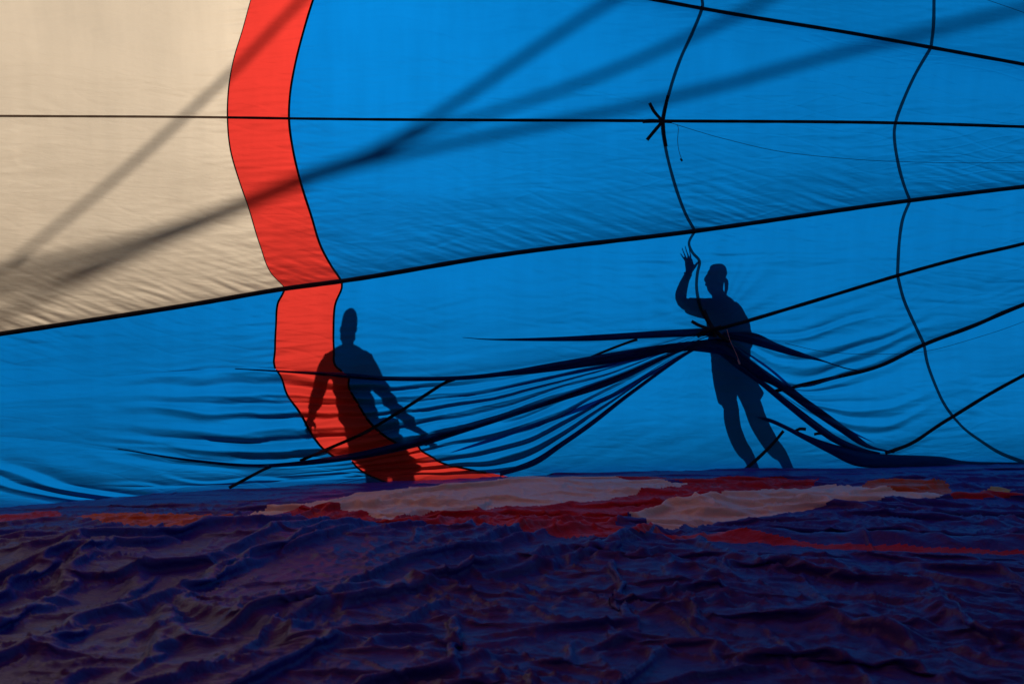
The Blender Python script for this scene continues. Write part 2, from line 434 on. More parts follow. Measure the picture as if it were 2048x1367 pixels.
_bl2 = Pchip([(b, a) for a, b in [(700, 915), (710, 930), (735, 948), (768, 962), (800, 974)]])
_br2 = Pchip([(b, a) for a, b in [(833, 885), (842, 900), (870, 916), (905, 932), (955, 941), (1000, 949), (1035, 958)]])
_kn = lambda v: np.full(np.shape(v), 1425.0)
_ends = (lambda v: np.full(np.shape(v), -1100.0), lambda v: np.full(np.shape(v), 3000.0))
COLS = {0: [BAND_L, BAND_R, SEAM_U1, SEAM_U2], 1: [BAND_L, BAND_R, SEAM_U1, SEAM_U2], 2: [BAND_L, BAND_R, SEAM_U1, SEAM_U2],
        3: [BAND_L, BAND_R, SEAM_U1, SEAM_U2], 4: [BAND_L, BAND_R, _kn, SEAM_U2], 5: [_bl2, _br2, _kn, SEAM_U2], 6: [_bl2, _br2, _kn, SEAM_U2]}
def col_u(fn, g, s):
    """u of a column curve inside gore g at height fraction s"""
    vv = np.linspace(-900, 1300, 8801)
    uu = np.clip(fn(vv), -1100, 3000)
    if g == 0:
        uu = np.where(vv < -110, np.clip(fn(-110.0) + (vv + 110) * -0.35, -1100, 3000), uu)
    a, b = ROW[g](uu), ROW[g + 1](uu)
    ss = (vv - a) / np.maximum(b - a, 1)
    ok = (ss > -0.3) & (ss < 1.3)
    ss, uu = ss[ok], uu[ok]
    o = np.argsort(ss)
    return np.interp(s, ss[o], uu[o])

STEP = 2.6
def wall_panel(g, fl, fr, mat, label):
    H = 40.0
    for uc in (200, 900, 1300, 1800):
        H = max(H, float(ROW[g + 1](uc) - ROW[g](uc)))
    ns = int(np.clip(H / STEP, 14, 190))
    s = np.linspace(0, 1, ns)
    ul, ur = col_u(fl, g, s), col_u(fr, g, s)
    # finer columns inside the picture, coarse outside
    lo, hi = ul.min(), ur.max()
    knots = [lo] + [q for q in (-60, 2110) if lo < q < hi] + [hi]
    tt = []
    for a, b in zip(knots[:-1], knots[1:]):
        st = STEP * 1.15 if (a >= -61 and b <= 2111) else 14.0
        tt.append(np.linspace(a, b, max(3, int((b - a) / st)), endpoint=False))
    t = np.append(np.concatenate(tt), hi); t = (t - lo) / (hi - lo)
    U = ul[:, None] * (1 - t)[None] + ur[:, None] * t[None]
    V = ROW[g](U) * (1 - s)[:, None] + np.maximum(ROW[g + 1](U), ROW[g](U) + 0.5) * s[:, None]
    P = wall_pt(U, V)
    o = new_mesh("fabric_panel", P.reshape(-1, 3), grid_faces(ns, len(t)), mat, balloon)
    if label: o["label"] = label
    return o

for g in range(7):
    cs = [_ends[0]] + COLS[g] + [_ends[1]]
    mats = ['beige' if g < 3 else 'blue', 'red', 'blue', 'blue', 'blue']
    for k in range(5):
        lab = {'beige': "beige panel", 'red': "red band panel", 'blue': None}[mats[k]]
        wall_panel(g, cs[k], cs[k + 1], M[mats[k]], lab)

# ------------------------------------------------------------------ load tapes, seams, straps
def strip(name, line, half, mat, off=-0.010, thick=0.004, step=5.0, parent=balloon):
    """flat webbing along a line of photo pixels, lying on the inside of the wall"""
    L = smooth_line(line, step)
    t = np.gradient(L, axis=0); t /= np.linalg.norm(t, axis=1)[:, None] + 1e-9
    nrm = np.stack([-t[:, 1], t[:, 0]], 1)
    hw = np.broadcast_to(np.asarray(half, float), (len(L),)) if np.ndim(half) == 0 else np.interp(np.linspace(0, 1, len(L)), np.linspace(0, 1, len(half)), half)
    rnd = 1 + 0.10 * noise2(np.arange(len(L)) * 0.13, np.full(len(L), float(line[0][0]) * .37), 90)
    A = L - nrm * (hw * rnd)[:, None]; B = L + nrm * (hw * rnd)[:, None]
    ring = [wall_pt(A[:, 0], A[:, 1], off + thick), wall_pt(A[:, 0], A[:, 1], off), wall_pt(L[:, 0], L[:, 1], off - 0.002),
            wall_pt(B[:, 0], B[:, 1], off), wall_pt(B[:, 0], B[:, 1], off + thick)]
    n = len(L); k = 5
    v = np.stack(ring, 1).reshape(-1, 3)
    f = [[i * k + j, (i + 1) * k + j, (i + 1) * k + (j + 1) % k, i * k + (j + 1) % k] for i in range(n - 1) for j in range(k)]
    f.append(list(range(k))); f.append([(n - 1) * k + j for j in range(k)][::-1])
    return new_mesh(name, v, f, mat, parent)

rowline = lambda r, a, b, st=40: [(u, float(ROW[r](u))) for u in np.append(np.arange(a, b, st), b)]
strip("load_tape", rowline(1, 640, 2500), 3.8, M['tape'])
strip("load_tape", rowline(2, 455, 2500), [2.6, 3.0, 3.3, 3.0], M['tape'])
strip("load_tape", rowline(2, -900, 456), 2.4, M['tape_beige'])
strip("load_tape", rowline(3, -900, 2500), [5.0, 4.9, 4.6, 4.0], M['tape'])
strip("load_tape", [(1428, 660), (1500, 640), (1640, 598), (1795, 551), (1930, 514), (2060, 484), (2400, 395)], 3.6, M['tape'])
strip("load_tape", [(1545, 783), (1580, 775), (1680, 752), (1760, 731), (1850, 688), (1950, 650), (2060, 604), (2400, 478)], [3.8, 4.2, 4.2], M['tape'])
strip("load_tape", [(1770, 905), (1790, 899), (1830, 882), (1900, 836), (2060, 744), (2400, 585)], 3.6, M['tape'])
strip("load_tape", [(1275, 679), (1263, 682), (1215, 700), (1168, 720)], 2.6, M['tape'])
strip("load_tape", [(910, 758), (888, 766), (850, 790), (800, 822), (730, 864), (665, 893), (600, 921)], 3.2, M['tape'])
strip("load_tape", [(542, 932), (522, 941), (490, 958), (458, 975)], 3.2, M['tape'])
strip("load_tape", [(1488, 940), (1520, 912), (1548, 884), (1567, 861)], 3.2, M['tape'])
strip("load_tape", [(1590, 862), (1600, 857), (1612, 858)], 3.0, M['tape'])
strip("load_tape", [(1628, 868), (1640, 866), (1652, 868)], 2.6, M['tape'])

sl1 = [p for p in _s1]
strip("seam", [(1404, -60)] + _s1[:10], 3.2, M['seam'], off=-0.006, thick=0.003)
strip("seam", _s1[9:], [2.6, 3.0, 3.2, 3.2], M['seam'], off=-0.006, thick=0.003)
strip("seam", [(1868, -60)] + _s2[:3], 3.4, M['seam'], off=-0.006, thick=0.003)
strip("seam", _s2[2:10], 3.2, M['seam'], off=-0.006, thick=0.003)
strip("seam", _s2[9:13], 3.2, M['seam'], off=-0.006, thick=0.003)
strip("seam", _s2[12:16], 3.2, M['seam'], off=-0.006, thick=0.003)
strip("seam", _s2[15:20], 3.0, M['seam'], off=-0.006, thick=0.003)
strip("seam", _s2[19:], [2.6, 3.0, 4.0], M['seam'], off=-0.006, thick=0.003)
# seams at the two edges of the red band, following the panel edges
def edge_seam(fn, v0, v1, half):
    vv = np.append(np.arange(v0, v1, 12.0), v1)
    strip("seam", [(float(fn(q)), float(q)) for q in vv], half, M['seam_dark'], off=-0.005, thick=0.002)
edge_seam(BAND_L, -80, 235, [0.7, .9, 1.6]); edge_seam(BAND_L, 236, 576, [1.6, 1.1, 0.8])
edge_seam(BAND_L, 579, 736, 2.0); edge_seam(BAND_L, 739, 916, [1.8, 2.4, 2.2])
edge_seam(BAND_R, -80, 236, 2.2); edge_seam(BAND_R, 237, 561, 2.3); edge_seam(BAND_R, 564, 742, 2.1); edge_seam(BAND_R, 756, 890, [2.0, 2.4, 2.4])
edge_seam(_bl2, 922, 966, 1.8); edge_seam(_br2, 890, 944, 2.0)
# reinforcement straps sewn on in a star where a pull line is anchored
S_ = lambda L, w=3.4, o=-0.018: strip("anchor_strap", L, w, M['tape'], off=o, thick=0.005, step=3)
S_([(1299, 206), (1309, 224), (1325, 242)]); S_([(1294, 280), (1308, 263), (1325, 243)])
S_([(1336, 191), (1331, 215), (1326, 242)]); S_([(1326, 242), (1328, 268), (1332, 293)])
S_([(1285, 243), (1305, 242), (1344, 243)], 3.9)
S_([(1383, 642), (1400, 651), (1428, 660)], 3.2, -0.05); S_([(1407, 620), (1416, 640), (1428, 660)], 4.2, -0.05)
S_([(1394, 672), (1412, 663), (1443, 653)], 4.0, -0.055); S_([(1429, 660), (1430, 674)], 4.0, -0.05)
S_([(1430, 660), (1443, 672), (1462, 682)], 4.0, -0.05)

# ------------------------------------------------------------------ heavy folds gathered into the knot: doubled cloth hanging inside
def pleat(upper, lower, mat, depth=0.35, base=-0.012, name="fold", seed=1, layers=3):
    n = 0
    a, b = smooth_line(upper, 4.0), smooth_line(lower, 4.0)
    n = max(len(a), len(b), 12)
    rs = lambda q: np.stack([np.interp(np.linspace(0, 1, n), np.linspace(0, 1, len(q)), q[:, j]) for j in (0, 1)], 1)
    a, b = rs(a), rs(b)
    w = np.linalg.norm(a - b, axis=1) * PXM
    ends = np.minimum(1, np.minimum(np.arange(n), np.arange(n)[::-1]) / 6.0)
    c = np.linspace(0, 1, 11)
    front, back = [], []
    for cc in c:
        U = a[:, 0] * (1 - cc) + b[:, 0] * cc; V = a[:, 1] * (1 - cc) + b[:, 1] * cc
        wr = 0.10 * w * noise2(np.arange(n) / 26.0, np.full(n, cc * 4.0), seed) * np.sin(np.pi * cc)
        front.append(wall_pt(U, V, base - ends * (depth * w * np.sin(np.pi * cc) ** 0.8 + wr)))
        back.append(wall_pt(U, V, base + 0.004))
    v = np.stack(front + back[::-1], 1); k = v.shape[1]
    f = [[i * k + j, (i + 1) * k + j, (i + 1) * k + (j + 1) % k, i * k + (j + 1) % k] for i in range(n - 1) for j in range(k)]
    if layers == 1:
        v = np.stack(front, 1); k = v.shape[1]
        f = [[i * k + j, (i + 1) * k + j, (i + 1) * k + j + 1, i * k + j + 1] for i in range(n - 1) for j in range(k - 1)]
        return new_mesh(name, v.reshape(-1, 3), f, mat, balloon)
    mid = np.stack(front, 1) * 0.5 + np.stack(back, 1) * 0.5          # a third layer rolled up inside
    v2 = mid.reshape(-1, 3); m = 11; o2 = n * k
    f += [[o2 + i * m + j, o2 + (i + 1) * m + j, o2 + (i + 1) * m + j + 1, o2 + i * m + j + 1] for i in range(n - 1) for j in range(m - 1)]
    return new_mesh(name, np.vstack([v.reshape(-1, 3), v2]), f, mat, balloon)

pleat([(925, 674), (985, 677), (1100, 674), (1224, 667), (1329, 660), (1426, 655)], [(925, 675), (985, 680), (1100, 682), (1200, 681), (1296, 676), (1432, 671)], M['blue'], seed=1)
pleat([(470, 736), (600, 742), (700, 746), (770, 752), (900, 752), (1000, 743), (1110, 724), (1250, 700), (1330, 688), (1400, 680), (1440, 676)],
      [(470, 738), (600, 747), (700, 756), (770, 761), (900, 761), (1000, 753), (1110, 742), (1250, 722), (1330, 706), (1400, 700), (1440, 700)], M['blue'], seed=2)
pleat([(1375, 688), (1430, 680), (1452, 680), (1497, 716), (1573, 769), (1645, 819), (1711, 868), (1744, 891), (1790, 903)],
      [(1372, 700), (1422, 706), (1460, 714), (1514, 755), (1557, 777), (1619, 822), (1678, 862), (1728, 893), (1788, 906)], M['blue'], seed=3)
pleat([(1440, 700), (1480, 728), (1514, 752), (1573, 797), (1632, 842), (1678, 874), (1728, 896), (1760, 904)],
      [(1436, 706), (1476, 738), (1512, 763), (1573, 814), (1628, 858), (1670, 886), (1720, 905), (1760, 908)], M['blue'], seed=4)
pleat([(1514, 832), (1545, 838), (1606, 866), (1662, 886), (1728, 902), (1777, 908), (1876, 912), (1941, 922), (2080, 924)],
      [(1516, 835), (1560, 853), (1606, 878), (1658, 906), (1711, 931), (1777, 936), (1876, 938), (1941, 937), (2080, 936)], M['blue'], seed=5)
pleat([(1445, 664), (1507, 665), (1557, 687), (1622, 711), (1685, 733), (1715, 739)], [(1445, 676), (1491, 685), (1580, 710), (1645, 723), (1690, 737), (1715, 741)], M['blue'], seed=6)
pleat([(236, 896), (380, 917), (532, 927), (700, 906), (836, 874), (928, 848), (1100, 798), (1230, 752), (1362, 698), (1425, 680)],
      [(236, 898), (380, 922), (532, 934), (700, 920), (836, 893), (928, 865), (1100, 809), (1230, 766), (1362, 703), (1425, 690)], M['blue'], seed=7)
pleat([(1000, 942), (1066, 918), (1120, 884), (1181, 842), (1263, 780), (1375, 702), (1420, 690)],
      [(1000, 952), (1070, 930), (1125, 893), (1186, 850), (1266, 787), (1378, 707), (1420, 694)], M['blue'], seed=8)

def gather(line, w, seed):
    """a narrow single turn of cloth along a line of photo pixels, tapering at both ends"""
    L = smooth_line(line, 6.0); n = len(L)
    t = np.gradient(L, axis=0); t /= np.linalg.norm(t, axis=1)[:, None]
    nr = np.stack([-t[:, 1], t[:, 0]], 1)
    q = np.linspace(0, 1, n)
    hw = 0.5 * w * np.minimum(1, np.minimum(q, 1 - q) * 5) ** 0.7 * (1 + 0.3 * noise2(q * 6, q * 0 + seed, 80)) + 0.15
    return pleat(L - nr * hw[:, None], L + nr * hw[:, None], M['blue'], depth=0.45, seed=seed, layers=1)
for k, (ln, w) in enumerate([
    ([(980, 782), (1132, 748), (1230, 728), (1350, 700)], 6),
    ([(900, 905), (1000, 873), (1197, 803), (1300, 748), (1372, 703)], 8),
    ([(1470, 690), (1540, 738), (1600, 790), (1680, 850), (1750, 886)], 5)]):
    gather(ln, w, 101 + k)

# ------------------------------------------------------------------ thin pull cords
def cord(line, half, mat, off=-0.06, name="pull_cord", step=8.0):
    L = smooth_line(line, step)
    P = wall_pt(L[:, 0], L[:, 1], off, raw=True)
    v, f = tube(P, half * PXM, 6)
    return new_mesh(name, v, f, mat, balloon)
cord([(1342, 246), (1400, 264), (1450, 278), (1560, 303), (1700, 318), (1820, 324), (1940, 326), (2060, 324), (2300, 312)], 0.55, M['cord'])
cord([(1354, 249), (1357, 258), (1355, 280), (1358, 302), (1363, 318)], 0.6, M['cord'])
cord([(1361, 317), (1363, 320), (1365, 322)], 2.2, M['cord'], step=1)
cord([(1570, 686), (1650, 703), (1750, 708), (1850, 702), (1950, 676), (2060, 638), (2300, 540)], 0.5, M['cord'])
cord([(1940, -14), (1975, 0), (2060, 30), (2300, 120)], 0.55, M['cord'])
cord([(1454, 658), (1460, 680), (1472, 706), (1478, 722)], 0.7, M['cord_pink'], off=-0.16)
cord([(1476, 719), (1478, 724), (1480, 728)], 1.9, M['cord_pink'], off=-0.16, step=1)

# ------------------------------------------------------------------ the rest of the envelope: roof, left end and near side
def big_panel(P, mat, label=None, bulge=0.25):
    """P: (n,m,3) grid; billow between its borders"""
    n, m = P.shape[:2]
    du = np.gradient(P, axis=0); dv = np.gradient(P, axis=1)
    N = np.cross(du, dv); N /= np.linalg.norm(N, axis=2)[..., None] + 1e-9
    c = np.array([0, 1.0, 1.5])
    sgn = np.sign(np.sum(N * (P - c), 2).mean())
    a = np.linspace(0, 1, n)[:, None]; b = np.linspace(0, 1, m)[None]
    P = P + sgn * N * (bulge * (4 * a * (1 - a)) * (0.4 + 0.6 * 4 * b * (1 - b)))[..., None]
    o = new_mesh("fabric_panel", P.reshape(-1, 3), grid_faces(n, m), mat, balloon)
    if label: o["label"] = label
    return o

def arch(u, a):
    """from the top edge of the far wall over the camera to the near side"""
    uu = np.full(np.shape(a), float(u))
    P0 = wall_pt(np.array([u * 1.0]), ROW[0](np.array([u * 1.0])), raw=True)[0]
    y0, z0 = P0[1], P0[2]
    B = [(y0, z0), (y0 - 1.6, z0 + 2.4), (-6.5, 8.5), (-5.0, 0.0)]
    w = [(1 - a) ** 3, 3 * a * (1 - a) ** 2, 3 * a * a * (1 - a), a ** 3]
    y = sum(c[0] * q for c, q in zip(B, w)); z = sum(c[1] * q for c, q in zip(B, w))
    return np.stack([np.full(np.shape(a), P0[0]), y, z], -1)
UC = [-1100, -400, 250, 700, 1400, 1900, 2500, 3000]
AC = [0, 0.14, 0.3, 0.48, 0.68, 1.0]
ARCH_COL = [['beige', 'beige', 'red', 'blue', 'blue', 'blue', 'blue'],
            ['red', 'red', 'red', 'red', 'blue', 'blue', 'blue'],
            ['red', 'red', 'red', 'beige', 'red', 'blue', 'blue'],
            ['red', 'beige', 'red', 'beige', 'red', 'red', 'blue'],
            ['red', 'beige', 'red', 'beige', 'red', 'red', 'blue']]
for r in range(5):
    for c in range(7):
        us = np.linspace(UC[c], UC[c + 1], 14); aa = np.linspace(AC[r], AC[r + 1], 14)
        P = np.stack([arch(u, aa) for u in us], 1)
        col = ARCH_COL[r][c]
        big_panel(P, M[col], {'beige': "beige panel", 'red': "red panel"}.get(col), 0.12)
# left end
zz = np.linspace(0, 1, 18)
edge = wall_pt(np.full(18, -1100.0), ROW[0](-1100.0) * (1 - zz) + ROW[7](-1100.0) * zz, raw=True)
for k, (ta, tb, col) in enumerate([(0, 0.35, 'red'), (0.35, 0.7, 'beige'), (0.7, 1.0, 'red')]):
    t = np.linspace(ta, tb, 14)
    P = np.zeros((18, 14, 3))
    for j, q in enumerate(t):
        P[:, j, 0] = edge[:, 0] * (1 - q) + edge[0, 0] * q - 1.6 * 4 * q * (1 - q)
        P[:, j, 1] = edge[:, 1] * (1 - q) + (-5.0) * q
        P[:, j, 2] = edge[:, 2] + (1.5 * 4 * q * (1 - q)) * (1 - zz)
    big_panel(P, M[col], {'beige': "beige panel", 'red': "red panel"}[col], 0.15)

# ------------------------------------------------------------------ floor: the slack underside of the envelope
# a sheet with more cloth than room: solve its buckling on the ground, coarse to fine
def relax_sheet(P, W, strain, iters, grav, bend, pin, stiff=1.0, fric=0.25, support=None):
    """P (ny,nx,3) positions, W (ny,nx,2) flat coordinates, strain(x,y)->(exx,eyy,exy) spare cloth"""
    ny, nx = P.shape[:2]
    ex, ey, exy = strain(W[..., 0], W[..., 1])
    cons = []
    for (di, dj, k) in ((0, 1, stiff), (1, 0, stiff), (1, 1, 0.6 * stiff), (1, -1, 0.6 * stiff), (0, 2, bend), (2, 0, bend)):
        for par in (0, 1):
            if di == 0:
                ia = (slice(0, ny), slice(par * dj, nx - dj, 2 * dj) if dj == 1 else None)
            # index lists by stride
            I, J = np.meshgrid(np.arange(0, ny - di), np.arange(max(0, -dj), nx - max(0, dj)), indexing='ij')
            sel = (((I // max(di, 1)) if di else (J // max(dj, 1))) % 2) == par
            I, J = I[sel], J[sel]
            a = I * nx + J; b = (I + di) * nx + J + dj
            Wf = W.reshape(-1, 2); d = Wf[b] - Wf[a]
            am = 0.5
            fx_ = (ex.ravel()[a] + ex.ravel()[b]) * am; fy_ = (ey.ravel()[a] + ey.ravel()[b]) * am; fxy = (exy.ravel()[a] + exy.ravel()[b]) * am
            dx = d[:, 0] * (1 + fx_) + d[:, 1] * fxy; dy = d[:, 0] * fxy + d[:, 1] * (1 + fy_)
            L = np.hypot(dx, dy)
            cons.append((a, b, L.astype(np.float32), np.float32(k), max(di, abs(dj)) == 2))
    Q = P.reshape(-1, 3).astype(np.float32).copy()
    Vv = np.zeros_like(Q)
    pn = pin.ravel()
    Q0 = Q.copy()
    H0 = support(P[..., 0], P[..., 1]).ravel().astype(np.float32)
    for it in range(iters):
        old = Q.copy()
        Q += Vv * 0.92
        Q[:, 2] -= grav
        for (a, b, L, k, is_b) in cons:
            d = Q[b] - Q[a]
            l = np.sqrt((d * d).sum(1)) + 1e-9
            c = (l - L) / l
            if is_b: c = np.minimum(c, 0)
            d *= (0.5 * k * c)[:, None]
            Q[a] += d; Q[b] -= d
        low = Q[:, 2] < H0
        Q[low, 2] = H0[low]
        Q[low, :2] = old[low, :2] + (Q[low, :2] - old[low, :2]) * (1 - fric)
        Q[pn] = Q0[pn]
        Vv = Q - old
    return Q.reshape(ny, nx, 3)

def resample(A, ny, nx):
    """smooth (Catmull-Rom) upsampling of a grid array"""
    def ax0(B, n):
        m = B.shape[0]
        t = np.linspace(0, m - 1, n); i = np.minimum(t.astype(int), m - 2); f = (t - i)[:, None, None]
        g = lambda k: B[np.clip(i + k, 0, m - 1)]
        a, b, c, d = g(-1), g(0), g(1), g(2)
        return 0.5 * (2 * b + (c - a) * f + (2 * a - 5 * b + 4 * c - d) * f ** 2 + (3 * b - a - 3 * c + d) * f ** 3)
    B = ax0(A, ny)
    return ax0(B.transpose(1, 0, 2), nx).transpose(1, 0, 2)

def strain(x, y):
    """spare cloth: direction across the folds and how much"""
    def dirt(ax, ay, e):
        n = math.hypot(ax, ay); ax, ay = ax / n, ay / n     # fold runs along (ax, ay)
        return np.stack([e * ay * ay, e * ax * ax, -e * ax * ay])
    wl = 1 - sstep(-0.9, 0.5, x)
    wr = sstep(0.4, 1.4, x) * (1 - sstep(4.4, 5.4, y))
    wf = sstep(0.6, 1.6, x) * sstep(4.2, 5.2, y)
    n1 = 0.6 + 0.7 * noise2(x * 0.9, y * 0.9, 7)
    E = (dirt(0.50, 0.87, wl * 0.10 * n1) + dirt(0.72, -0.69, wr * 0.07 * n1) + dirt(1, 0.02, wf * 0.09 * n1)
         + dirt(0.75, 0.66, (1 - wl) * (1 - np.clip(wr + wf, 0, 1)) * 0.07 * n1))
    far = sstep(5.0, 5.8, y - 0.12 * x)
    E = E * (1 - 0.85 * far) + dirt(1, 0.16, (0.05 + 0.04 * sstep(-1.5, 0, x)) * far)
    iso = 0.015 + 0.05 * np.exp(-((x - 0.6) / 1.1) ** 2 - ((y - 3.7) / 0.9) ** 2)
    return E[0] + iso, E[1] + iso, E[2]

MOUNDS = [(1060, 985, 0.35, 0.25, 0.08), (900, 995, 0.5, 0.25, 0.05), (1400, 1030, 0.22, 0.16, 0.08), (1800, 990, 0.4, 0.3, 0.05), (60, 1150, 0.4, 0.35, 0.10)]
RIDGES = [([(-60, 1250), (0, 1222), (102, 1171), (178, 1130), (240, 1119), (420, 1085), (600, 1062)], .055, .040), ([(-40, 1300), (0, 1280), (113, 1222), (164, 1157), (212, 1130), (330, 1108)], .05, .035),
          ([(96, 1345), (150, 1273), (239, 1246), (335, 1219), (434, 1157), (513, 1126), (700, 1075)], .06, .035), ([(164, 1249), (246, 1219), (290, 1160), (393, 1150), (478, 1113), (632, 1065)], .045, .035),
          ([(311, 1359), (331, 1219)], .05, .025), ([(338, 1230), (345, 1273), (393, 1321)], .055, .03), ([(355, 1212), (427, 1239), (530, 1284), (625, 1335)], .06, .045),
          ([(513, 1278), (700, 1235), (837, 1208), (1007, 1173), (1212, 1136), (1308, 1085)], .07, .05), ([(700, 1180), (900, 1120), (1050, 1075)], .05, .045), ([(820, 1150), (980, 1105), (1150, 1080)], .04, .04),
          ([(1348, 1143), (1485, 1156), (1632, 1177), (1775, 1194), (1860, 1201), (1871, 1242), (1929, 1279), (2031, 1303)], .05, .04), ([(1399, 1088), (1403, 1115), (1457, 1143), (1508, 1146)], .05, .03),
          ([(1250, 1300), (1500, 1330), (1800, 1345)], .05, .06), ([(1350, 1250), (1600, 1262), (1800, 1300)], .04, .05)]
def _gnd(u, v):
    y = CAMZ * FPX / (v - 683.5)
    return (u - 1024) / FPX * y, y
def ridges(x, y):
    h = np.zeros(x.shape)
    for line, a, sig in RIDGES:
        p = [_gnd(u, v) for u, v in line]
        d2 = np.full(x.shape, 1e9)
        for (x0, y0), (x1, y1) in zip(p[:-1], p[1:]):
            L2 = (x1 - x0) ** 2 + (y1 - y0) ** 2
            t = np.clip(((x - x0) * (x1 - x0) + (y - y0) * (y1 - y0)) / L2, 0, 1)
            d2 = np.minimum(d2, (x - x0 - t * (x1 - x0)) ** 2 + (y - y0 - t * (y1 - y0)) ** 2)
        h = np.maximum(h, a * np.exp(-d2 / (1.1 * sig * sig)))
    return h
def support(x, y):
    """the cloth and air already lying underneath"""
    h = 0.05 * noise2(x * 0.8, y * 0.9, 31) + 0.022 * noise2(x * 1.9 + .3 * y, y * 2.1, 32)
    h = (h + 0.01) * (1 - 0.95 * sstep(5.0, 5.9, y - 0.22 * x)) - 0.01
    for (u, v, sx, sy, a) in MOUNDS:
        yy = CAMZ * FPX / (v - 683.5); xx = (u - 1024) / FPX * yy
        h = h + a * np.exp(-((x - xx) / sx) ** 2 - ((y - yy) / sy) ** 2)
    return np.maximum(h + 0.02, 0) + 0.62 * ridges(x, y)
FX0, FX1 = -4.8, 6.4
def ymap(t):                       # rows closer together near the camera
    return 1.9 + 6.6 * (0.55 * t + 0.45 * t * t)
P = None
for (ny, nx, its, grav, bend, extra) in ((110, 190, 110, 0.0005, 0.05, -0.02), (215, 380, 70, 0.00020, 0.03, 0.05), (430, 760, 60, 0.00008, 0.012, 0.16)):
    X, Y = np.meshgrid(np.linspace(FX0, FX1, nx), ymap(np.linspace(0, 1, ny)))
    W = np.stack([X, Y], -1)
    amp = 0.10 * (66 / ny) ** 1.1
    sc = ny / 66.0
    nz = amp * np.abs(noise2(X * 2.2 * sc, Y * 2.2 * sc, 5)) + 0.5 * amp * np.abs(noise2(X * 5 * sc, Y * 5 * sc, 6))
    if P is None:
        P = np.stack([X, Y, nz + support(X, Y)], -1)
    else:
        P = resample(P, ny, nx); P[..., 2] += nz * 0.5
    pin = np.zeros((ny, nx), bool); pin[0] = pin[-1] = True; pin[:, 0] = pin[:, -1] = True
    def strain_k(x, y):
        a, b, c = strain(x, y)
        q = extra * (1 - 0.6 * sstep(5.3, 6.2, y - 0.12 * x)) * (0.5 + 0.9 * np.clip(noise2(x * 1.3, y * 1.3, 41) + 0.3, 0, 1))
        th = np.radians(60 - 30 * sstep(-1.0, 0.2, x) - 52 * sstep(0.2, 1.4, x) + 25 * noise2(x * 0.7, y * 0.7, 43))
        sn, cs = np.sin(th), np.cos(th)                   # most of the spare cloth runs into folds along this heading
        k = 0.30; m = (1 - k) * 1.25 * q
        return a + q * k + m * sn * sn, b + q * k + m * cs * cs, c - m * sn * cs
    P = relax_sheet(P, W, strain_k, its, grav, bend, pin, support=support)
for _ in range(1):                  # take the grid out of the crests
    A = P.copy()
    A[1:-1, 1:-1] = 0.5 * P[1:-1, 1:-1] + 0.125 * (P[:-2, 1:-1] + P[2:, 1:-1] + P[1:-1, :-2] + P[1:-1, 2:])
    P = A
P, W = resample(P, 645, 1140), resample(W, 645, 1140)
def crumple(x, y, seed):
    """pyramid-like facets, as in crushed thin cloth"""
    ix, iy = np.floor(x), np.floor(y)
    d = np.full(x.shape, 9.0)
    for a in (-1, 0, 1):
        for b in (-1, 0, 1):
            px = ix + a + _hash(ix + a, iy + b, seed); py = iy + b + _hash(ix + a, iy + b, seed + 57)
            d = np.minimum(d, np.hypot(x - px, y - py))
    return d
_x, _y = P[..., 0], P[..., 1]
_wx = _x + 0.05 * noise2(_x * 5, _y * 5, 91); _wy = _y + 0.05 * noise2(_x * 5, _y * 5, 92)
_m = 0.45 + 0.55 * sstep(-1.3, -0.2, _x + 0.25 * (_y - 4)); _m = _m * (1 - 0.7 * sstep(4.9, 5.8, _y - 0.12 * _x)) * (0.4 + 0.9 * np.clip(noise2(_x * 1.1, _y * 1.1, 93) + 0.4, 0, 1))
# on the left the facets are drawn out along the folds
_l = 1 - sstep(-1.3, -0.2, _x + 0.25 * (_y - 4))
_al, _ac = 0.5 * _wx + 0.87 * _wy, 0.87 * _wx - 0.5 * _wy
_c1 = (1 - _l) * crumple(_wx * 7.5, _wy * 9.0, 11) + _l * crumple(_al * 3.2, _ac * 11, 13)
_c2 = (1 - _l) * crumple(_wx * 19, _wy * 21, 12) + _l * crumple(_al * 9, _ac * 24, 14)
P[..., 2] += _m * (0.022 * _c1 + 0.010 * _c2)
# thin pulled creases, long and sharp
def creases(u, v, seed):
    n = noise2(u, v, seed); q = np.abs(n)
    return np.exp(-q / 0.05) * (0.4 + 0.6 * np.clip(2 * noise2(u * 0.6, v * 0.35, seed + 1) + 0.3, 0, 1))
_k = 1 - 0.5 * sstep(5.0, 5.8, _y - 0.12 * _x)
P[..., 2] += _k * _l * (0.022 * creases(_al * 1.1, _ac * 5.0, 301) + 0.013 * creases(_al * 2.2, _ac * 11.0, 303))
_ar, _rr = 0.80 * _wx - 0.6 * _wy, 0.6 * _wx + 0.80 * _wy
P[..., 2] += _k * (1 - _l) * (0.020 * creases(_ar * 1.3, _rr * 5.5, 305) + 0.013 * creases(_wx * 3.0, _wy * 9.0, 307))
_f = sstep(4.8, 5.8, _y - 0.12 * _x)
P[..., 2] += _f * (0.020 * creases(_wx * 0.9 - 0.1 * _wy, _wy * 5.0 - 0.5 * _wx, 309) + 0.012 * creases(_wx * 1.7, _wy * 9.0 - 0.9 * _wx, 311))
